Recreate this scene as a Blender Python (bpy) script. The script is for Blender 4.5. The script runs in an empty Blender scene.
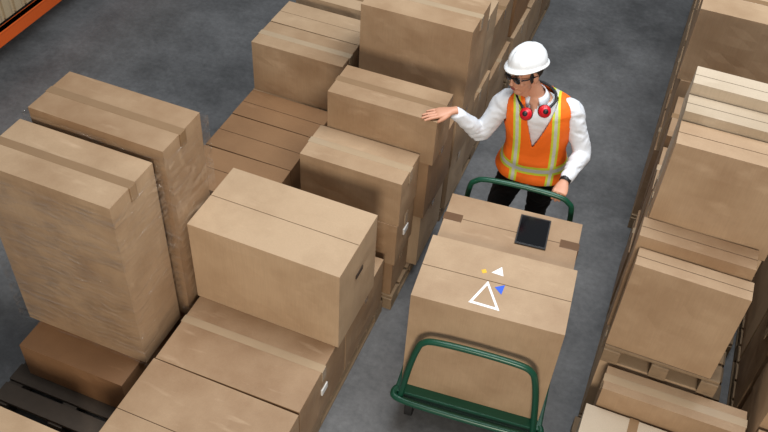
import bpy, bmesh, random
from math import *
from mathutils import Vector, Matrix, noise
random.seed(7)
C=bpy.context; D=bpy.data
scn=C.scene
def link(o): scn.collection.objects.link(o); return o
# ------------------------------------------------------------ materials
def lin(c):
    return tuple(((v/255)/12.92 if v/255<=.04045 else ((v/255+.055)/1.055)**2.4) for v in c)+(1,)
def newmat(n):
    m=D.materials.new(n); m.use_nodes=True
    nt=m.node_tree; return m,nt,nt.nodes['Principled BSDF']
def plain(n,c,rough=.6,metal=0,spec=.5,bump=0,bscale=60,var=.08):
    m,nt,b=newmat(n)
    tc=nt.nodes.new('ShaderNodeTexCoord'); nz=nt.nodes.new('ShaderNodeTexNoise')
    nz.inputs['Scale'].default_value=bscale; nz.inputs['Detail'].default_value=4
    nt.links.new(tc.outputs['Object'],nz.inputs['Vector'])
    mx=nt.nodes.new('ShaderNodeMix'); mx.data_type='RGBA'
    l=lin(c)
    mx.inputs[6].default_value=tuple(v*(1-var) for v in l[:3])+(1,)
    mx.inputs[7].default_value=tuple(min(1,v*(1+var)) for v in l[:3])+(1,)
    nt.links.new(nz.outputs['Fac'],mx.inputs[0]); nt.links.new(mx.outputs[2],b.inputs['Base Color'])
    b.inputs['Roughness'].default_value=rough; b.inputs['Metallic'].default_value=metal
    b.inputs['Specular IOR Level'].default_value=spec
    if bump:
        bp=nt.nodes.new('ShaderNodeBump'); bp.inputs['Strength'].default_value=bump; bp.inputs['Distance'].default_value=.003
        nt.links.new(nz.outputs['Fac'],bp.inputs['Height']); nt.links.new(bp.outputs[0],b.inputs['Normal'])
    return m
def cardboard(n,c1,c2):
    m,nt,b=newmat(n)
    N=nt.nodes.new; L=nt.links.new
    tc=N('ShaderNodeTexCoord'); oi=N('ShaderNodeObjectInfo')
    nz=N('ShaderNodeTexNoise'); nz.inputs['Scale'].default_value=2.6; nz.inputs['Detail'].default_value=7; nz.inputs['Roughness'].default_value=.6
    va=N('ShaderNodeVectorMath'); va.operation='ADD'
    cb=N('ShaderNodeCombineXYZ'); sc=N('ShaderNodeMath'); sc.operation='MULTIPLY'; sc.inputs[1].default_value=37
    L(oi.outputs['Random'],sc.inputs[0]); L(sc.outputs[0],cb.inputs[0]); L(sc.outputs[0],cb.inputs[1])
    L(tc.outputs['Object'],va.inputs[0]); L(cb.outputs[0],va.inputs[1]); L(va.outputs[0],nz.inputs['Vector'])
    mx=N('ShaderNodeMix'); mx.data_type='RGBA'
    mx.inputs[6].default_value=lin(c1); mx.inputs[7].default_value=lin(c2)
    ad=N('ShaderNodeMath'); ad.operation='MULTIPLY_ADD'; ad.inputs[1].default_value=.95
    L(oi.outputs['Random'],ad.inputs[0]); 
    m2=N('ShaderNodeMath'); m2.operation='MULTIPLY_ADD'; m2.inputs[1].default_value=1.6; m2.inputs[2].default_value=-.78
    L(nz.outputs['Fac'],m2.inputs[0]); L(m2.outputs[0],ad.inputs[2]); 
    cl=N('ShaderNodeClamp'); L(ad.outputs[0],cl.inputs[0]); L(cl.outputs[0],mx.inputs[0])
    # fine corrugation fibres
    mp=N('ShaderNodeMapping'); mp.inputs['Scale'].default_value=(150,150,8); L(va.outputs[0],mp.inputs[0])
    nf=N('ShaderNodeTexNoise'); nf.inputs['Scale'].default_value=1; nf.inputs['Detail'].default_value=3; L(mp.outputs[0],nf.inputs['Vector'])
    hs=N('ShaderNodeHueSaturation'); mr=N('ShaderNodeMapRange'); mr.inputs[3].default_value=.9; mr.inputs[4].default_value=1.1
    L(nf.outputs['Fac'],mr.inputs[0]); L(mr.outputs[0],hs.inputs['Value']); L(mx.outputs[2],hs.inputs['Color'])
    # sparse rub marks
    mp2=N('ShaderNodeMapping'); mp2.inputs['Scale'].default_value=(3,14,5); mp2.inputs['Rotation'].default_value=(.3,.2,.5); L(va.outputs[0],mp2.inputs[0])
    n3=N('ShaderNodeTexNoise'); n3.inputs['Scale'].default_value=1.4; n3.inputs['Detail'].default_value=5; L(mp2.outputs[0],n3.inputs['Vector'])
    s3=N('ShaderNodeMapRange'); s3.inputs[1].default_value=.62; s3.inputs[2].default_value=.78; s3.inputs[3].default_value=0; s3.inputs[4].default_value=.35; L(n3.outputs['Fac'],s3.inputs[0])
    m4=N('ShaderNodeMix'); m4.data_type='RGBA'; m4.inputs[7].default_value=lin(tuple(min(255,v+22) for v in c2)); L(s3.outputs[0],m4.inputs[0]); L(hs.outputs[0],m4.inputs[6])
    L(m4.outputs[2],b.inputs['Base Color']); b.inputs['Roughness'].default_value=.6; b.inputs['Specular IOR Level'].default_value=.45
    bp=N('ShaderNodeBump'); bp.inputs['Strength'].default_value=.45; bp.inputs['Distance'].default_value=.008
    L(nz.outputs['Fac'],bp.inputs['Height']); L(bp.outputs[0],b.inputs['Normal'])
    return m
M_card=cardboard('cardboard',(144,114,84),(184,157,126))
M_brown=cardboard('cardboard_dark',(124,90,60),(150,113,78))
M_pale=cardboard('cardboard_pale',(166,148,124),(188,172,150))
M_tape=plain('packing_tape',(172,150,122),.22,0,.8,var=.08,bscale=9)
M_tape2=plain('packing_tape_brown',(140,112,82),.22,0,.8,var=.1,bscale=9)
M_tape3=plain('packing_tape_dark',(104,76,52),.28,0,.6,var=.1,bscale=9)
M_gap=plain('box_gap',(60,45,32),.9)
M_label=plain('paper_label',(215,215,212),.6)
M_wood=plain('pallet_wood',(134,112,86),.8,bump=.4,bscale=25,var=.2)
M_dwood=plain('pallet_wood_dark',(72,62,52),.8,bump=.4,bscale=25,var=.2)
M_black=plain('black_plastic',(24,25,27),.5)
M_green=plain('green_paint',(18,74,54),.32,.1)
M_rubber=plain('rubber',(22,22,22),.8)
M_steel=plain('steel',(130,132,135),.35,.8)
M_orange=plain('rack_orange',(214,92,30),.45)
def floormat():
    m,nt,b=newmat('concrete_floor'); N=nt.nodes.new; L=nt.links.new
    tc=N('ShaderNodeTexCoord')
    n1=N('ShaderNodeTexNoise'); n1.inputs['Scale'].default_value=1.1; n1.inputs['Detail'].default_value=12; n1.inputs['Roughness'].default_value=.72
    n2=N('ShaderNodeTexNoise'); n2.inputs['Scale'].default_value=26; n2.inputs['Detail'].default_value=6; n2.inputs['Roughness'].default_value=.7
    L(tc.outputs['Object'],n1.inputs['Vector']); L(tc.outputs['Object'],n2.inputs['Vector'])
    cr=N('ShaderNodeValToRGB'); e=cr.color_ramp.elements
    e[0].position=.34; e[0].color=lin((80,81,82)); e[1].position=.68; e[1].color=lin((126,127,128))
    L(n1.outputs['Fac'],cr.inputs[0])
    hs=N('ShaderNodeHueSaturation'); mr=N('ShaderNodeMapRange'); mr.inputs[1].default_value=.25; mr.inputs[2].default_value=.75; mr.inputs[3].default_value=.76; mr.inputs[4].default_value=1.24
    L(n2.outputs['Fac'],mr.inputs[0]); L(mr.outputs[0],hs.inputs['Value']); L(cr.outputs[0],hs.inputs['Color']); L(hs.outputs[0],b.inputs['Base Color'])
    b.inputs['Roughness'].default_value=.4
    bp=N('ShaderNodeBump'); bp.inputs['Strength'].default_value=.15; bp.inputs['Distance'].default_value=.003
    L(n2.outputs['Fac'],bp.inputs['Height']); L(bp.outputs[0],b.inputs['Normal'])
    return m
M_floor=floormat()
M_wall=plain('wall_paint',(120,122,125),.8,bscale=3)
# ------------------------------------------------------------ mesh helpers
def addbox(bm,x0,x1,y0,y1,z0,z1,mi=0,cuts=0):
    r=bmesh.ops.create_cube(bm,size=1)
    vs=r['verts']
    for v in vs:
        v.co=Vector((x0+(v.co.x+.5)*(x1-x0),y0+(v.co.y+.5)*(y1-y0),z0+(v.co.z+.5)*(z1-z0)))
    fs=set(f for v in vs for f in v.link_faces)
    for f in fs: f.material_index=mi
    return vs,fs
def finish(bm,name,mats,smooth=False,parent=None,loc=None,bevel=0,rotz=0):
    me=D.meshes.new(name); bm.normal_update(); bm.to_mesh(me); bm.free()
    for m in mats: me.materials.append(m)
    if smooth:
        for p in me.polygons: p.use_smooth=True
    o=D.objects.new(name,me); link(o)
    if loc: o.location=loc
    o.rotation_euler[2]=rotz
    if bevel:
        b=o.modifiers.new('bevel','BEVEL'); b.width=bevel; b.segments=2; b.limit_method='ANGLE'; b.angle_limit=radians(40)
    if parent: o.parent=parent
    return o
def carton(x0,x1,y0,y1,z0,z1,seam=None,mat=None,label=None,rot=0,name='cardboard_box',tape=True,hole=False):
    cx,cy=(x0+x1)/2,(y0+y1)/2; w,d,h=x1-x0,y1-y0,z1-z0
    sd=random.random()*100
    rot+=radians(random.uniform(-.9,.9)) if rot==0 else 0
    tapemat=M_tape3 if tape=='ends' else (M_tape2 if random.random()<.35 else M_tape)
    bm=bmesh.new()
    addbox(bm,-w/2,w/2,-d/2,d/2,0,h-.004)
    bmesh.ops.subdivide_edges(bm,edges=bm.edges[:],cuts=7,use_grid_fill=True)
    for v in bm.verts:
        p=v.co
        fx=1-abs(2*p.x/w)**4; fy=1-abs(2*p.y/d)**4; fz=1-abs(2*p.z/h-1)**4
        k=noise.noise(Vector((p.x*5+sd,p.y*5,p.z*5)))*.012+.003
        if abs(abs(p.x)-w/2)<1e-4: p.x+=copysign(k*max(fy,0)*max(fz,0),p.x)
        elif abs(abs(p.y)-d/2)<1e-4: p.y+=copysign(k*max(fx,0)*max(fz,0),p.y)
    if seam is None: seam='x' if w>=d else 'y'
    g=.002; t=h-.004
    if seam=='x':
        addbox(bm,-w/2,w/2,-d/2,-g,t,h); addbox(bm,-w/2,w/2,g,d/2,t,h)
        addbox(bm,-w/2+.004,w/2-.004,-g,g,t-.001,t+.001,1)
        if tape:
            if tape=='ends':
                for s in(-1,1): addbox(bm,min(s*(w/2+.001),s*(w/2-.10)),max(s*(w/2+.001),s*(w/2-.10)),-.03,.03,h,h+.001,2)
            else: addbox(bm,-w/2-.001,w/2+.001,-.025,.025,h,h+.001,2)
            for s in(-1,1): addbox(bm,min(s*(w/2),s*(w/2+.006)),max(s*(w/2),s*(w/2+.006)),-.025,.025,h-.09,h,2)
    else:
        addbox(bm,-w/2,-g,-d/2,d/2,t,h); addbox(bm,g,w/2,-d/2,d/2,t,h)
        addbox(bm,-g,g,-d/2+.004,d/2-.004,t-.001,t+.001,1)
        if tape:
            addbox(bm,-.025,.025,-d/2-.001,d/2+.001,h,h+.001,2)
            for s in(-1,1): addbox(bm,-.025,.025,min(s*(d/2),s*(d/2+.006)),max(s*(d/2),s*(d/2+.006)),h-.09,h,2)
    if label=='f': addbox(bm,w*.1,w*.1+.12,-d/2-.011,-d/2,h*.45,h*.45+.08,3)
    if label=='r': addbox(bm,w/2,w/2+.011,-.035,.035,h*.5,h*.5+.045,3)
    if hole:
        addbox(bm,w/2,w/2+.009,-.045,.045,h*.62,h*.62+.028,1)
    return finish(bm,name,[mat or M_card,M_gap,tapemat,M_label],loc=(cx,cy,z0),bevel=.005,rotz=rot)
def pallet(x0,x1,y0,y1,z0=0,h=.12,mat=None,name='wooden_pallet'):
    bm=bmesh.new(); w,d=x1-x0,y1-y0; t=.02
    n=max(4,int(d/.13))
    for i in range(n):
        a=i*d/n; addbox(bm,0,w,a+.012,a+d/n-.012,h-t,h)
    for k in range(3):
        xx=k*(w-.09)/2
        addbox(bm,xx,xx+.09,0,d,0,.018)
        for j in range(3):
            yy=j*(d-.12)/2; addbox(bm,xx,xx+.09,yy,yy+.12,.018,h-t-.018)
        addbox(bm,xx,xx+.09,0,d,h-t-.018,h-t)
    return finish(bm,name,[mat or M_wood],loc=(x0,y0,z0),bevel=.003)
# ------------------------------------------------------------ room
bm=bmesh.new(); addbox(bm,-9,8,-4,13,-.1,0); finish(bm,'floor',[M_floor])
bm=bmesh.new(); addbox(bm,-9,8,13,13.2,0,7); finish(bm,'wall_back',[M_wall])
bm=bmesh.new(); addbox(bm,-9.2,-9,-4,13,0,7); finish(bm,'wall_left',[M_wall])
# ------------------------------------------------------------ left stacks
P=.121
pallet(-2.03,-1.17,1.45,3.45)
carton(-2.04,-1.17,1.55,2.235,P,.53,tape=False)
carton(-2.03,-1.17,2.245,2.84,P,.53,label='r')
carton(-2.03,-1.17,2.85,3.42,P,.53)
carton(-2.04,-1.15,2.71,3.205,.531,1.12,hole=True,tape=False)
pallet(-1.78,-1.12,3.48,4.32)
carton(-1.77,-1.14,3.5,3.79,P,.42); carton(-1.77,-1.125,3.49,3.79,.421,.76,label='r')
carton(-1.76,-1.12,3.5,3.79,.761,1.10)
carton(-1.74,-1.08,3.81,4.28,P,.57); carton(-1.74,-1.06,3.81,4.28,.571,1.03)
carton(-1.72,-1.04,3.80,4.09,1.031,1.36,rot=1e-6)
pallet(-1.8,-1.1,4.38,5.95)
carton(-1.79,-1.08,4.4,4.79,P,.53); carton(-1.79,-1.07,4.4,4.79,.531,.96)
carton(-1.77,-1.05,4.4,4.78,.961,1.6,label=None)
carton(-1.79,-1.1,4.81,5.34,P,.7); carton(-1.79,-1.12,4.82,5.34,.701,1.28)
carton(-1.79,-1.1,5.36,5.92,P,.6); carton(-1.79,-1.13,5.36,5.92,.601,1.05)
pallet(-1.8,-1.1,6.05,7.6)
carton(-1.79,-1.1,6.06,6.55,P,.55);carton(-1.79,-1.13,6.06,6.55,.551,.95,mat=M_brown)
carton(-1.79,-1.1,6.57,7.1,P,.55);carton(-1.79,-1.14,6.57,7.1,.551,1.15)
carton(-1.79,-1.1,7.12,7.58,P,.62)
pallet(-2.54,-1.9,3.3,4.98)
ys=[3.32,3.69,4.04,4.34,4.62,4.91]
for i in range(5):
    a,b=ys[i],ys[i+1]-.008
    carton(-2.54,-1.9,a,b,P,.43,mat=M_brown if i<3 else None)
    carton(-2.53,-1.92,a,b,.431,.75,mat=M_brown if i<3 else None,tape=False)
carton(-2.52,-1.86,4.34,4.61,.751,1.14); carton(-2.52,-1.86,4.62,4.9,.751,1.14,tape=False)
pallet(-2.54,-1.9,5.0,6.3)
for a,b in((5.01,5.29),(5.3,5.62),(5.63,5.95)):
    carton(-2.53,-1.9,a,b,P,.62); carton(-2.52,-1.88,a,b,.621,1.14)
# tall wrapped stack
pallet(-2.92,-2.09,1.86,3.1,0,.13,M_dwood)
carton(-2.83,-2.16,2.085,2.6,.131,.40,mat=M_brown); carton(-2.83,-2.14,2.64,3.02,.131,.40,mat=M_brown)
carton(-2.9,-2.12,2.27,2.625,.401,1.6)
carton(-2.86,-2.07,2.66,3.0,.401,1.66)
pallet(-2.95,-2.12,1.0,1.82,0,.13,M_wood)
carton(-2.85,-2.2,1.1,1.68,.131,.5)
def filmmat():
    m,nt,b=newmat('stretch_film'); N=nt.nodes.new; L=nt.links.new
    out=nt.nodes['Material Output']
    tr=N('ShaderNodeBsdfTransparent'); gl=N('ShaderNodeBsdfGlossy'); gl.inputs['Roughness'].default_value=.16; gl.inputs['Color'].default_value=(.95,.95,.95,1)
    tc=N('ShaderNodeTexCoord'); mp=N('ShaderNodeMapping'); mp.inputs['Scale'].default_value=(2,2,9); mp.inputs['Rotation'].default_value=(.25,.2,0)
    nz=N('ShaderNodeTexNoise'); nz.inputs['Scale'].default_value=2.2; nz.inputs['Detail'].default_value=6; nz.inputs['Distortion'].default_value=1.2
    L(tc.outputs['Object'],mp.inputs[0]); L(mp.outputs[0],nz.inputs['Vector'])
    bp=N('ShaderNodeBump'); bp.inputs['Strength'].default_value=1; bp.inputs['Distance'].default_value=.03; L(nz.outputs['Fac'],bp.inputs['Height']); L(bp.outputs[0],gl.inputs['Normal'])
    mr=N('ShaderNodeMapRange'); mr.inputs[1].default_value=.42; mr.inputs[2].default_value=.72; mr.inputs[3].default_value=.04; mr.inputs[4].default_value=.34; L(nz.outputs['Fac'],mr.inputs[0])
    mx=N('ShaderNodeMixShader'); L(mr.outputs[0],mx.inputs[0]); L(tr.outputs[0],mx.inputs[1]); L(gl.outputs[0],mx.inputs[2]); L(mx.outputs[0],out.inputs['Surface'])
    return m
bm=bmesh.new()
for (xa,xb,ya,yb,za,zb) in((-2.93,-2.09,2.24,2.64,.42,1.57),(-2.89,-2.04,2.645,3.025,.42,1.63)):
    vs,fs=addbox(bm,xa,xb,ya,yb,za,zb)
    bmesh.ops.delete(bm,geom=[f for f in fs if abs(f.calc_center_median().z-za)<1e-3 or abs(f.calc_center_median().z-zb)<1e-3],context='FACES_ONLY')
finish(bm,'stretch_film_wrap',[filmmat()])
# ------------------------------------------------------------ right stacks
pallet(.2,.95,3.12,3.95); 
carton(.2,.76,3.14,3.5,P,.649,mat=M_card); carton(.2,.76,3.52,3.92,P,.649)
pallet(.2,.8,3.12,3.93,.65,.12)
carton(.2,.75,3.14,3.262,.771,1.4,seam='x',tape=False)
carton(.18,.735,3.272,3.41,.771,1.47,tape=False)
for (a,b,zt,m) in((3.42,3.60,1.95,None),(3.61,3.75,2.0,M_pale),(3.76,3.91,2.06,M_pale)):
    carton(.2,.77,a,b,.771,1.40); carton(.2,.78,a,b,1.401,zt,mat=m,tape=False)
pallet(.18,1.0,2.3,3.11)
carton(.25,.98,2.95,3.105,P,.65)
carton(.2,.72,2.4,2.93,P,.5,mat=M_pale,label='f')
pallet(.2,.98,4.0,4.88)
carton(.19,.8,4.02,4.42,P,.62); carton(.21,.8,4.44,4.86,P,.6,mat=M_brown)
carton(.2,.8,4.02,4.42,.621,1.15); carton(.2,.8,4.44,4.86,.601,1.22)
pallet(.17,.95,4.9,6.3)
for a,b,z in((4.93,5.4,1.8),(5.42,5.85,1.5),(5.87,6.28,1.7)):
    carton(.17,.9,a,b,P,.72); carton(.18,.9,a,b,.721,1.3); carton(.16,.9,a,b,1.301,z)
pallet(.17,.95,6.4,7.8)
for a,b in((6.42,6.9),(6.92,7.35),(7.37,7.78)):
    carton(.17,.9,a,b,P,.7); carton(.18,.9,a,b,.701,1.25)
pallet(1.02,1.75,2.5,3.4); pallet(1.02,1.75,3.45,4.6); pallet(1.02,1.75,4.65,6.2)
for a,b,z in((2.55,2.95,.75),(2.97,3.38,.95),(3.47,3.9,1.3),(3.92,4.55,1.5),(4.67,5.2,1.8),(5.22,5.8,1.6)):
    zm=P+(z-P)*.5
    carton(1.03,1.7,a,b,P,zm); carton(1.02,1.7,a,b,zm+.001,z)
# ------------------------------------------------------------ pallet rack (far left)
rack=D.objects.new('pallet_rack',None); link(rack); rack.location=(-5.0,5.2,0)
bm=bmesh.new()
addbox(bm,-.03,.03,-2.4,2.4,.24,.36); addbox(bm,-.035,.035,-2.4,2.4,.345,.36); addbox(bm,-1.03,-.97,-2.4,2.4,.24,.36)
finish(bm,'beam',[M_orange],parent=rack,bevel=.004)
bm=bmesh.new()
for yy in(-2.5,2.42):
    for xx in(-1.04,-.04): addbox(bm,xx,xx+.08,yy,yy+.08,0,3.2)
    for k in range(5): addbox(bm,-1,0,yy+.03,yy+.05,.3+k*.6,.34+k*.6)
finish(bm,'uprights',[M_steel],parent=rack)
bm=bmesh.new()
for k in range(3):
    y0=-2.3+k*1.55
    addbox(bm,-.95,-.06,y0,y0+1.45,.36,.95,0)
    for j in range(11): addbox(bm,-.06,-.035,y0+.03+j*.13,y0+.1+j*.13,.38,.95,0); addbox(bm,-.93,-.08,y0+.03+j*.13,y0+.1+j*.13,.95,.965,0)
finish(bm,'slatted_crates',[plain('crate_wood',(178,160,130),.7,var=.15)],parent=rack)
# ------------------------------------------------------------ cart
def catmull(P,n=6):
    out=[]
    P=[Vector(p) for p in P]
    for i in range(len(P)-1):
        p0=P[max(i-1,0)];p1=P[i];p2=P[i+1];p3=P[min(i+2,len(P)-1)]
        for k in range(n):
            t=k/n
            out.append(.5*((2*p1)+(p2-p0)*t+(2*p0-5*p1+4*p2-p3)*t*t+(3*p1-p0-3*p2+p3)*t**3))
    out.append(P[-1]); return out
def tube(bm,P,R,seg=14,n=6,flat=1.0,ref=None,mi=0,cap=True):
    Q=[(*p,*( (r,r*flat) if not isinstance(r,tuple) else r)) for p,r in zip(P,R)]
    pts=catmull([q[:3] for q in Q],n)
    rad=catmull([(q[3],q[4],0) for q in Q],n)
    rings=[]; prev=None
    for i,p in enumerate(pts):
        t=(pts[min(i+1,len(pts)-1)]-pts[max(i-1,0)]).normalized()
        if prev is None:
            rf=Vector(ref) if ref else (Vector((0,0,1)) if abs(t.z)<.9 else Vector((0,1,0)))
            a=t.cross(rf).normalized()
        else: a=(prev-t*prev.dot(t)).normalized()
        prev=a; b=t.cross(a)
        rings.append([bm.verts.new(p+a*cos(2*pi*k/seg)*max(rad[i].x,.0005)+b*sin(2*pi*k/seg)*max(rad[i].y,.0005)) for k in range(seg)])
    fs=[]
    for i in range(len(rings)-1):
        for k in range(seg):
            fs.append(bm.faces.new((rings[i][k],rings[i][(k+1)%seg],rings[i+1][(k+1)%seg],rings[i+1][k])))
    if cap: fs.append(bm.faces.new(rings[0][::-1])); fs.append(bm.faces.new(rings[-1]))
    for f in fs: f.material_index=mi; f.smooth=True
cart=D.objects.new('platform_cart',None); link(cart); cart.location=(-.405,2.83,0); cart.rotation_euler[2]=radians(5)
bm=bmesh.new()
addbox(bm,-.42,.42,-.06,.92,.25,.285)
for x in(-.42,.385): addbox(bm,x,x+.035,-.06,.92,.2,.25)
for y in(-.06,.4,.885): addbox(bm,-.42,.42,y,y+.035,.2,.25)
finish(bm,'deck',[M_green],parent=cart,bevel=.006)
bm=bmesh.new()
tube(bm,[(-.41,-.03,.27),(-.42,-.06,.27),(-.39,-.095,.27),(-.2,-.11,.27),(.2,-.11,.27),(.39,-.095,.27),(.42,-.06,.27),(.41,-.03,.27)],[.02]*8,12)
finish(bm,'front_bumper',[M_green],parent=cart)
def handle(y,hw,top,lean,nm,r=.016):
    bm=bmesh.new()
    tube(bm,[(-hw-lean,y,.26),(-hw-lean*.5,y,(top+.26)/2),(-hw,y,top-.10),(-hw+.03,y,top-.03),(-hw+.1,y,top),(0,y,top+.01),(hw-.1,y,top),(hw-.03,y,top-.03),(hw,y,top-.1),(hw+lean*.5,y,(top+.26)/2),(hw+lean,y,.26)],[r]*11,12)
    finish(bm,nm,[M_green],parent=cart)
handle(-.075,.315,.83,.065,'front_handle',.018)
handle(.95,.30,1.09,.03,'push_handle')
bm=bmesh.new()
for x in(-.33,.33):
    for y in(0.03,.8):
        c=bmesh.ops.create_cone(bm,cap_ends=True,segments=28,radius1=.085,radius2=.085,depth=.045,matrix=Matrix.Translation((x,y,.086))@Matrix.Rotation(pi/2,4,'Y'))
        for f in set(f for v in c['verts'] for f in v.link_faces): f.material_index=0
        c=bmesh.ops.create_cone(bm,cap_ends=True,segments=20,radius1=.04,radius2=.04,depth=.055,matrix=Matrix.Translation((x,y,.086))@Matrix.Rotation(pi/2,4,'Y'))
        for f in set(f for v in c['verts'] for f in v.link_faces): f.material_index=1
        for s in(-.036,.032): addbox(bm,x+s,x+s+.004,y-.025,y+.025,.07,.2,1)
        addbox(bm,x-.05,x+.05,y-.05,y+.05,.19,.2,1)
finish(bm,'wheels',[M_rubber,M_steel],parent=cart,bevel=.004)
def cl(x,y):
    a=radians(5); return (-.405+cos(a)*x-sin(a)*y,2.83+sin(a)*x+cos(a)*y)
def cartbox(x0,x1,y0,y1,z0,z1,**k):
    cx,cy=cl((x0+x1)/2,(y0+y1)/2)
    return carton(cx-(x1-x0)/2,cx+(x1-x0)/2,cy-(y1-y0)/2,cy+(y1-y0)/2,z0,z1,rot=radians(5),**k)
cartbox(-.395,.395,0,.45,.286,1.06,tape=False)
cartbox(-.375,.375,.458,.83,.286,1.035,tape='ends')
M_white=plain('white_print',(245,245,245),.6,var=.01); M_blue=plain('blue_print',(45,95,215),.6); M_yel=plain('yellow_print',(235,185,50),.6)
def tri(bm,c,pts,z0,z1,mi):
    a=[bm.verts.new((x,y,z0)) for x,y in pts]; b=[bm.verts.new((x,y,z1)) for x,y in pts]
    n=len(pts); fs=[bm.faces.new(b),bm.faces.new(a[::-1])]+[bm.faces.new((a[i],a[(i+1)%n],b[(i+1)%n],b[i])) for i in range(n)]
    for f in fs: f.material_index=mi
bm=bmesh.new(); z0,z1=1.0605,1.0615
O=[Vector((-.464,3.047)),Vector((-.515,2.87)),Vector((-.353,2.878))]
ce=(O[0]+O[1]+O[2])/3; I=[ce+(p-ce)*.74 for p in O]
for i in range(3):
    j=(i+1)%3; tri(bm,None,[O[i],O[j],I[j],I[i]],z0,z1,0)
tri(bm,None,[(-.425,3.17),(-.465,3.11),(-.40,3.11)],z0,z1,0)
tri(bm,None,[(-.375,3.055),(-.42,3.02),(-.375,2.985)],z0,z1,1)
tri(bm,None,[(-.50,3.12),(-.52,3.105),(-.505,3.085),(-.487,3.10)],z0,z1,2)
bmesh.ops.recalc_face_normals(bm,faces=bm.faces[:])
finish(bm,'triangle_stickers',[M_white,M_blue,M_yel])
bm=bmesh.new()
addbox(bm,-.085,.085,-.115,.115,0,.008,0); addbox(bm,-.078,.078,-.106,.106,.008,.0088,1)
finish(bm,'tablet',[M_black,plain('tablet_glass',(12,13,16),.12)],loc=(-.344,3.51,1.037),bevel=.003,rotz=radians(6))
# ------------------------------------------------------------ WORKER
W=D.objects.new('warehouse_worker',None); link(W); W.location=(-.52,4.2,0)
Wi=Matrix.Translation((-.52,4.2,0)).inverted()
def emit(bm,name,mats,voxel=None,smooth=8,colorfn=None,wr=0):
    me=D.meshes.new(name); bmesh.ops.recalc_face_normals(bm,faces=bm.faces[:]); bm.to_mesh(me); bm.free()
    o=D.objects.new(name,me); link(o)
    if voxel:
        r=o.modifiers.new('r','REMESH'); r.mode='VOXEL'; r.voxel_size=voxel; r.use_smooth_shade=True
        if smooth:
            s=o.modifiers.new('s','SMOOTH'); s.iterations=smooth; s.factor=.5
        dg=C.evaluated_depsgraph_get(); dg.update()
        m2=D.meshes.new_from_object(o.evaluated_get(dg)); o.modifiers.clear(); o.data=m2; me=m2
        me.materials.clear()
    if wr:
        nn=[v.normal.copy() for v in me.vertices]
        for v,n in zip(me.vertices,nn):
            c=v.co
            if colorfn and colorfn(c)==2: continue
            q=noise.noise(Vector((c.x*14,c.y*14,c.z*26+3*noise.noise(c*6))))
            v.co=c+n*(1-abs(q)*2.6)*wr
    for m in mats: me.materials.append(m)
    if colorfn:
        for p in me.polygons: p.material_index=colorfn(p.center)
    for p in me.polygons: p.use_smooth=True
    me.transform(Wi); o.parent=W
    return o
M_skin=plain('skin',(200,146,118),.5,bscale=30,var=.05)
M_shirt=plain('white_shirt',(222,226,232),.75,var=.04)
M_trous=plain('black_trousers',(22,23,27),.8)
M_boot=plain('boots',(30,27,25),.6)
M_helmet=plain('helmet_white',(235,238,240),.3,var=.01)
M_hair=plain('dark_hair',(30,24,20),.7,bscale=120,var=.3)
M_red=plain('earmuff_red',(205,20,36),.35)
yaw=radians(10); SX=Vector((cos(yaw),sin(yaw),0)); FY=Vector((sin(yaw),-cos(yaw),0))
SP=[((-.515,4.21,.84),.165,.115),((-.515,4.205,.93),.172,.122),((-.515,4.185,1.05),.152,.112),((-.52,4.165,1.18),.160,.115),((-.53,4.145,1.30),.178,.12),((-.54,4.13,1.39),.186,.112),((-.548,4.122,1.45),.160,.088),((-.555,4.115,1.482),.100,.072),((-.563,4.108,1.51),.062,.062)]
def torso(bm,inf=0,lo=0,hi=99,seg=40,n=5,uv=False):
    cs=catmull([s[0] for s in SP],n); rs=catmull([(s[1],s[2],0) for s in SP],n)
    rings=[]
    for c,r in zip(cs,rs):
        ring=[]
        for k in range(seg):
            t=2*pi*k/seg
            ct,st=cos(t),sin(t)
            ct=copysign(abs(ct)**.85,ct); st=copysign(abs(st)**.85,st)
            ring.append(bm.verts.new(c+SX*ct*(r.x+inf)+FY*st*(r.y+inf)+Vector((0,0,inf*.8 if c.z>1.4 else 0))))
        rings.append((c,ring))
    return rings
def skinrings(bm,rings,cap=True):
    fs=[]
    for i in range(len(rings)-1):
        a,b=rings[i][1],rings[i+1][1]; n=len(a)
        for k in range(n): fs.append(bm.faces.new((a[k],a[(k+1)%n],b[(k+1)%n],b[k])))
    if cap: bm.faces.new(rings[0][1][::-1]); bm.faces.new(rings[-1][1])
    return fs
bm=bmesh.new(); skinrings(bm,torso(bm))
RS,RE,RW=(-.725,4.09,1.42),(-.83,4.03,1.19),(-.985,3.90,1.392)
LS,LE,LW=(-.36,4.165,1.415),(-.235,4.14,1.165),(-.277,3.895,1.12)
def lerp(a,b,t): return tuple(Vector(a).lerp(Vector(b),t))
AR=[.062,.066,.058,.050,.049,.040,.034]
tube(bm,[(-.63,4.115,1.40),RS,lerp(RS,RE,.4),RE,lerp(RE,RW,.3),lerp(RE,RW,.7),lerp(RE,RW,.93)],AR,18)
tube(bm,[(-.45,4.145,1.40),LS,lerp(LS,LE,.4),LE,lerp(LE,LW,.3),lerp(LE,LW,.7),lerp(LE,LW,.93)],AR,18)
tube(bm,[(-.60,4.2,.92),(-.62,4.20,.80),(-.655,4.20,.64),(-.685,4.19,.48),(-.70,4.25,.30),(-.71,4.31,.10)],[.085,.092,.08,.066,.064,.056],18)
tube(bm,[(-.425,4.21,.92),(-.42,4.22,.80),(-.43,4.26,.64),(-.44,4.28,.48),(-.445,4.34,.30),(-.45,4.40,.10)],[.085,.092,.08,.066,.064,.056],18)
tube(bm,[(-.556,4.115,1.44),(-.578,4.10,1.52),(-.62,4.085,1.60)],[.058,.053,.05],16)
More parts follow.
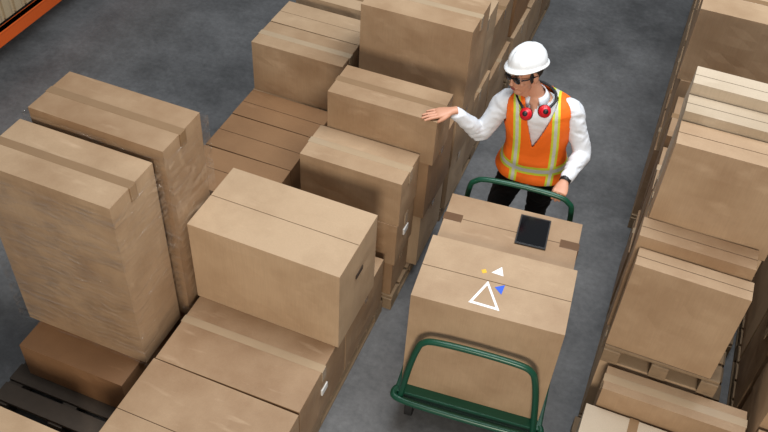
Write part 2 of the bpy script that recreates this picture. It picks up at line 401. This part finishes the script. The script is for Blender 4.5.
def colr(c):
    if c.z<.90 and c.y>4.02: return 1
    e=c-Vector((-.568,4.1,c.z))
    if c.z>1.495 and e.length<.1: return 2
    if c.z>1.40 and e.dot(FY)>.03 and abs(e.dot(SX)+.0)<(c.z-1.42)*.45: return 2
    return 0
emit(bm,'body',[M_shirt,M_trous,M_skin],voxel=.0095,smooth=3,colorfn=colr,wr=.0055)
bm=bmesh.new(); cc=Vector((-.566,4.106,1.497))
lo,hi=[],[]
nn=36
for k in range(nn):
    a=radians(22)+k/(nn-1)*radians(316)
    dirv=FY*cos(a)+SX*sin(a)
    front=max(0,cos(a))
    hi.append(bm.verts.new(cc+dirv*.060+Vector((-.008,0,.042-.02*front))))
    lo.append(bm.verts.new(cc+dirv*(.082+.018*front**2)+Vector((0,0,.002-.035*front**3))))
for k in range(nn-1): bm.faces.new((lo[k],lo[k+1],hi[k+1],hi[k]))
col=emit(bm,'shirt_collar',[M_shirt]); sm=col.modifiers.new('s','SOLIDIFY'); sm.thickness=.005
bm=bmesh.new()
for (x,y) in((-.71,4.30),(-.45,4.39)):
    tube(bm,[(x,y+.07,.05),(x,y+.02,.055),(x,y-.08,.045),(x,y-.15,.035),(x,y-.19,.03)],[(.035,.045),(.045,.052),(.05,.042),(.048,.034),(.03,.02)],16,ref=(0,0,1))
    tube(bm,[(x,y+.02,.04),(x,y+.015,.18)],[.052,.055],16)
emit(bm,'boots',[M_boot],voxel=.008,smooth=3)
def vestmat():
    m,nt,b=newmat('hi_vis_vest'); N=nt.nodes.new; L=nt.links.new
    uv=N('ShaderNodeUVMap'); sx=N('ShaderNodeSeparateXYZ'); L(uv.outputs[0],sx.inputs[0])
    def band(src,c,w):
        s=N('ShaderNodeMath'); s.operation='SUBTRACT'; s.inputs[1].default_value=c; L(src,s.inputs[0])
        a=N('ShaderNodeMath'); a.operation='ABSOLUTE'; L(s.outputs[0],a.inputs[0])
        l=N('ShaderNodeMath'); l.operation='LESS_THAN'; l.inputs[1].default_value=w; L(a.outputs[0],l.inputs[0]); return l.outputs[0]
    ab=N('ShaderNodeMath'); ab.operation='ABSOLUTE'; L(sx.outputs[0],ab.inputs[0])
    def mxm(a,b_):
        k=N('ShaderNodeMath'); k.operation='MAXIMUM'; L(a,k.inputs[0]); L(b_,k.inputs[1]); return k.outputs[0]
    outer=mxm(band(ab.outputs[0],.108,.022),band(sx.outputs[1],1.01,.028))
    inner=mxm(band(ab.outputs[0],.108,.009),band(sx.outputs[1],1.01,.012))
    m1=N('ShaderNodeMix'); m1.data_type='RGBA'; m1.inputs[6].default_value=lin((252,114,20)); m1.inputs[7].default_value=lin((208,220,60)); L(outer,m1.inputs[0])
    m2=N('ShaderNodeMix'); m2.data_type='RGBA'; m2.inputs[7].default_value=lin((205,206,198)); L(m1.outputs[2],m2.inputs[6]); L(inner,m2.inputs[0])
    L(m2.outputs[2],b.inputs['Base Color']); b.inputs['Roughness'].default_value=.7
    tc=N('ShaderNodeTexCoord'); nz=N('ShaderNodeTexNoise'); nz.inputs['Scale'].default_value=11; nz.inputs['Detail'].default_value=3
    L(tc.outputs['Object'],nz.inputs['Vector']); bp=N('ShaderNodeBump'); bp.inputs['Strength'].default_value=.6; bp.inputs['Distance'].default_value=.02
    L(nz.outputs['Fac'],bp.inputs['Height']); L(bp.outputs[0],b.inputs['Normal'])
    return m
bm=bmesh.new(); rings=torso(bm,inf=.022,seg=144,n=16)
for c,ring in rings:
    for v in ring:
        d=v.co-c; k=noise.noise(Vector((v.co.x*9,v.co.y*9,v.co.z*4)))*.016
        fl=max(0,(1.12-c.z))*.14
        v.co+=d.normalized()*(k+fl)
skinrings(bm,rings,cap=False)
V0=Vector((-.535,4.14,1.20))
for s in(-1,1):
    bmesh.ops.bisect_plane(bm,geom=bm.verts[:]+bm.edges[:]+bm.faces[:],plane_co=V0,plane_no=SX*s-Vector((0,0,.30)),dist=1e-5)
bmesh.ops.bisect_plane(bm,geom=bm.verts[:]+bm.edges[:]+bm.faces[:],plane_co=(0,0,.905),plane_no=(0,0,1),dist=1e-5)
uvl=bm.loops.layers.uv.new('UVMap')
kill=[]
for f in bm.faces:
    p=f.calc_center_median()
    c=min((r[0] for r in rings),key=lambda q:abs(q.z-p.z))
    d=p-c; lat=d.dot(SX); fr=d.dot(FY)
    for l in f.loops:
        dd=l.vert.co-c; l[uvl].uv=(dd.dot(SX),l.vert.co.z)
    if p.z>1.512 or p.z<.905: kill.append(f); continue
    if fr>0 and abs((p-V0).dot(SX))<(p.z-V0.z)*.30: kill.append(f); continue
    for S in(RS,LS):
        q=Vector(S)+Vector((0,0,-.035)); e=p-q
        if abs(e.dot(SX))<.06 and sqrt((e.dot(FY)/.075)**2+(e.z/.105)**2)<1: kill.append(f); break
bmesh.ops.delete(bm,geom=kill,context='FACES')
for _ in range(2): bmesh.ops.smooth_vert(bm,verts=bm.verts[:],factor=.5,use_axis_x=True,use_axis_y=True,use_axis_z=True)
v=emit(bm,'hi_vis_vest',[vestmat()]); s=v.modifiers.new('s','SOLIDIFY'); s.thickness=.007; s.offset=1
# head ------------------------------------------------
face=Vector((-.50,-.84,-.06)).normalized()
up=Vector((-.14,.08,1)); rt=face.cross(up).normalized(); up=rt.cross(face).normalized()
HC=Vector((-.645,4.07,1.655))
def hp(x,y,z): return tuple(HC+rt*x+face*y+up*z)
HM=Matrix((rt,face,up)).transposed().to_4x4(); HM.translation=HC
def ell(bm,c,r,mi=0,seg=24,m=HM):
    x=bmesh.ops.create_uvsphere(bm,u_segments=seg,v_segments=seg//2+2,radius=1,matrix=m@Matrix.Translation(c)@Matrix.Diagonal((*r,1)))
    for f in set(f for v in x['verts'] for f in v.link_faces): f.material_index=mi; f.smooth=True
bm=bmesh.new()
ell(bm,(0,-.01,.025),(.076,.095,.095)); ell(bm,(0,.028,-.03),(.062,.062,.078)); ell(bm,(0,.050,-.094),(.032,.03,.024)); ell(bm,(0,.02,-.075),(.055,.05,.035))
ell(bm,(0,.094,-.016),(.009,.018,.026)); ell(bm,(0,.104,-.032),(.014,.013,.010))
for s in(-1,1):
    ell(bm,(s*.078,-.005,-.01),(.010,.02,.033)); ell(bm,(s*.038,.064,-.03),(.020,.018,.018)); ell(bm,(s*.03,.080,.026),(.026,.012,.008))
tube(bm,[hp(0.02,-.02,-.16),hp(0,-.02,-.03)],[.050,.053],16)
ell(bm,(0,.086,-.060),(.022,.010,.006)); ell(bm,(0,.083,-.070),(.018,.010,.006))
emit(bm,'head',[M_skin],voxel=.0038,smooth=3)
bm=bmesh.new(); ell(bm,(0,.0945,-.060),(.020,.0045,.0035),0); ell(bm,(0,.0915,-.069),(.016,.0045,.004),0)
emit(bm,'lips',[plain('lips',(160,84,76),.5)])
bm=bmesh.new()
for s in(-1,1): ell(bm,(s*.031,.0805,.004),(.012,.008,.008),0)
emit(bm,'eyes',[plain('eye_white',(220,218,212),.3)])
bm=bmesh.new()
for s in(-1,1): tube(bm,[hp(s*.015,.093,.024),hp(s*.032,.091,.030),hp(s*.05,.078,.024)],[.003,.004,.002],8)
emit(bm,'eyebrows',[M_hair])
bm=bmesh.new()
ell(bm,(0,-.026,.018),(.081,.088,.075)); 
for s in(-1,1): ell(bm,(s*.073,.02,.0),(.008,.014,.034))
emit(bm,'hair',[M_hair])
bm=bmesh.new()
for s in(-1,1):
    ell(bm,(s*.034,.098,.001),(.029,.007,.019))
    tube(bm,[hp(s*.06,.088,.008),hp(s*.080,.05,.008),hp(s*.084,-.01,.006)],[.0045,.004,.004],8)
tube(bm,[hp(-.012,.103,.006),hp(.012,.103,.006)],[.004,.004],8)
emit(bm,'safety_glasses',[plain('dark_glass',(20,22,28),.12)])
# helmet
bm=bmesh.new(); seg=96; rows=16; rings=[]
ZH=.063
for i in range(rows):
    ph=pi/2*i/(rows-1)*.985
    r=[]
    for k in range(seg):
        t=2*pi*k/seg; rr=cos(ph)
        x=.099*cos(t)*rr; y=-.018+.119*sin(t)*rr; z=ZH+.100*sin(ph)**.95
        if abs(x)<.016: z+=.007*cos(ph/1.2)*(1 if ph>.25 else 0)
        elif abs(abs(x)-.042)<.007: z+=.004*(1 if ph>.25 else 0)
        r.append(bm.verts.new(hp(x,y,z)))
    rings.append((0,r))
brim=[]
for rr,dz in((1.0,0),(1.05,-.004),(1.10,-.008),(1.10,-.012),(1.0,-.008)):
    r=[]
    for k in range(seg):
        t=2*pi*k/seg; front=max(0,sin(t))**2.5
        ex=(rr-1)*(1+1.2*front)
        r.append(bm.verts.new(hp(.099*cos(t)*(1+ex),-.018+.119*sin(t)*(1+ex),ZH+dz-front*(.002 if rr>1 else 0)-.014*max(0,-sin(t)))))
    brim.append((0,r))
skinrings(bm,brim[::-1]+rings,cap=True)
emit(bm,'hard_hat',[M_helmet])
# ear defenders round neck
bm=bmesh.new()
nc=Vector((-.565,4.09,1.50))
tube(bm,[nc+Vector(p) for p in((.085,-.085,-.01),(.116,.0,.012),(.075,.075,.03),(-.01,.10,.035),(-.09,.065,.02),(-.105,-.02,.0),(-.035,-.11,-.025))],[.008]*7,10)
emit(bm,'earmuff_band',[M_black])
bm=bmesh.new()
for c,dr in((Vector((.080,-.110,-.0)),Vector((.35,-.8,.6))),(Vector((-.012,-.138,-.03)),Vector((-.1,-.8,.6)))):
    q=dr.to_track_quat('Z','Y').to_matrix().to_4x4(); q.translation=nc+c
    for z,r,mi in((0,.037,0),(.014,.037,1),(.024,.030,1),(.033,.016,0)):
        x=bmesh.ops.create_cone(bm,cap_ends=True,segments=28,radius1=r,radius2=r*.85,depth=.016,matrix=q@Matrix.Translation((0,0,z)))
        for f in set(f for v in x['verts'] for f in v.link_faces): f.material_index=mi
emit(bm,'earmuff_cups',[M_black,M_red],colorfn=None)
# hands
def hand(name,wrist,fdir,nrm,side,curls,thumb=(.75,.62,-.25),spread=.06):
    y=Vector(fdir).normalized(); z=Vector(nrm); z=(z-y*z.dot(y)).normalized(); x=y.cross(z)*side
    def T(p): return Vector(wrist)+x*p[0]+y*p[1]+z*p[2]
    bm=bmesh.new()
    tube(bm,[T((0,-.03,0)),T((0,.0,0)),T((0,.035,0)),T((-.002,.075,0)),T((-.002,.092,0))],[(.026,.02),(.027,.019),(.037,.016),(.041,.014),(.036,.010)],18,ref=z)
    L=[(.043,.026,.021),(.047,.029,.022),(.044,.027,.021),(.034,.021,.018)]
    for i in range(4):
        bx=.031-.0205*i; by=.086-(.003,0,.003,.012)[i]
        p=Vector((bx,by-.02,0)); pts=[p.copy()]; p=Vector((bx,by,0)); pts.append(p.copy())
        ang=0; sp=(1.5-i)*spread
        for s,cv in zip(L[i],curls):
            ang+=cv; p=p+Vector((sin(sp)*cos(ang),cos(sp)*cos(ang),-sin(ang)))*s; pts.append(p.copy())
        r=(.0088,.0092,.0086,.0078)[i]
        tube(bm,[T(q) for q in pts],[r,r*1.05,r,r*.92,r*.7],12,n=5)
    th=Vector(thumb).normalized()
    b0=Vector((.018,.02,-.004)); b1=b0+th*.04; th2=(th+Vector((-.35,.35,-.3))).normalized(); b2=b1+th2*.032; b3=b2+(th2+Vector((-.25,.1,-.25))).normalized()*.026
    tube(bm,[T(b0),T(b1),T(b2),T(b3)],[.015,.0125,.0105,.0075],12)
    emit(bm,name,[M_skin],voxel=.0032,smooth=2)
hand('right_hand',RW,(-.80,-.50,-.10),(-.06,-.1,1),-1,(.03,.06,.08),thumb=(.5,.8,-.15),spread=.03)
hand('left_hand',LW,(-.05,-1,-.18),(0,-.15,1),1,(1.05,1.15,.6),thumb=(.5,.7,-.7),spread=.02)
bm=bmesh.new(); tube(bm,[lerp(LE,LW,.90),lerp(LE,LW,.99)],[.033,.032],18); 
emit(bm,'wrist_watch',[M_black])
# ------------------------------------------------------------ lights
def area(n,loc,tgt,sx,sy,e,col):
    l=D.lights.new(n,'AREA'); l.shape='RECTANGLE'; l.size=sx; l.size_y=sy; l.energy=e; l.color=col
    o=D.objects.new(n,l); link(o); o.location=loc
    o.rotation_euler=(Vector(tgt)-Vector(loc)).to_track_quat('-Z','Y').to_euler(); return o
area('skylight_lamp',(-.1,4.2,6.2),(-.4,3.9,0),2.6,5,375,(.94,.97,1))
area('doorway_lamp',(1.0,-3.6,3.4),(-.8,3.3,.6),1.6,1.6,310,(1,.89,.76))
w=D.worlds.new('World'); scn.world=w; w.use_nodes=True
bg=w.node_tree.nodes['Background']; bg.inputs[0].default_value=(.90,.93,.97,1); bg.inputs[1].default_value=.26
# ------------------------------------------------------------ camera
r=Vector((0.92682001,0.37242255,0.04802193)); u=Vector((-0.29491568,0.6427683,0.70701744)); F=Vector((-0.23244226,0.66944034,-0.70556377))
cam=D.cameras.new('camera'); co=D.objects.new('camera',cam); link(co)
mm=Matrix((r,u,-F)).transposed().to_4x4(); mm.translation=(0,0,4.5); co.matrix_world=mm
cam.sensor_width=36; cam.lens=883.2/768*36; cam.clip_start=.05
scn.camera=co
scn.view_settings.view_transform='Standard'
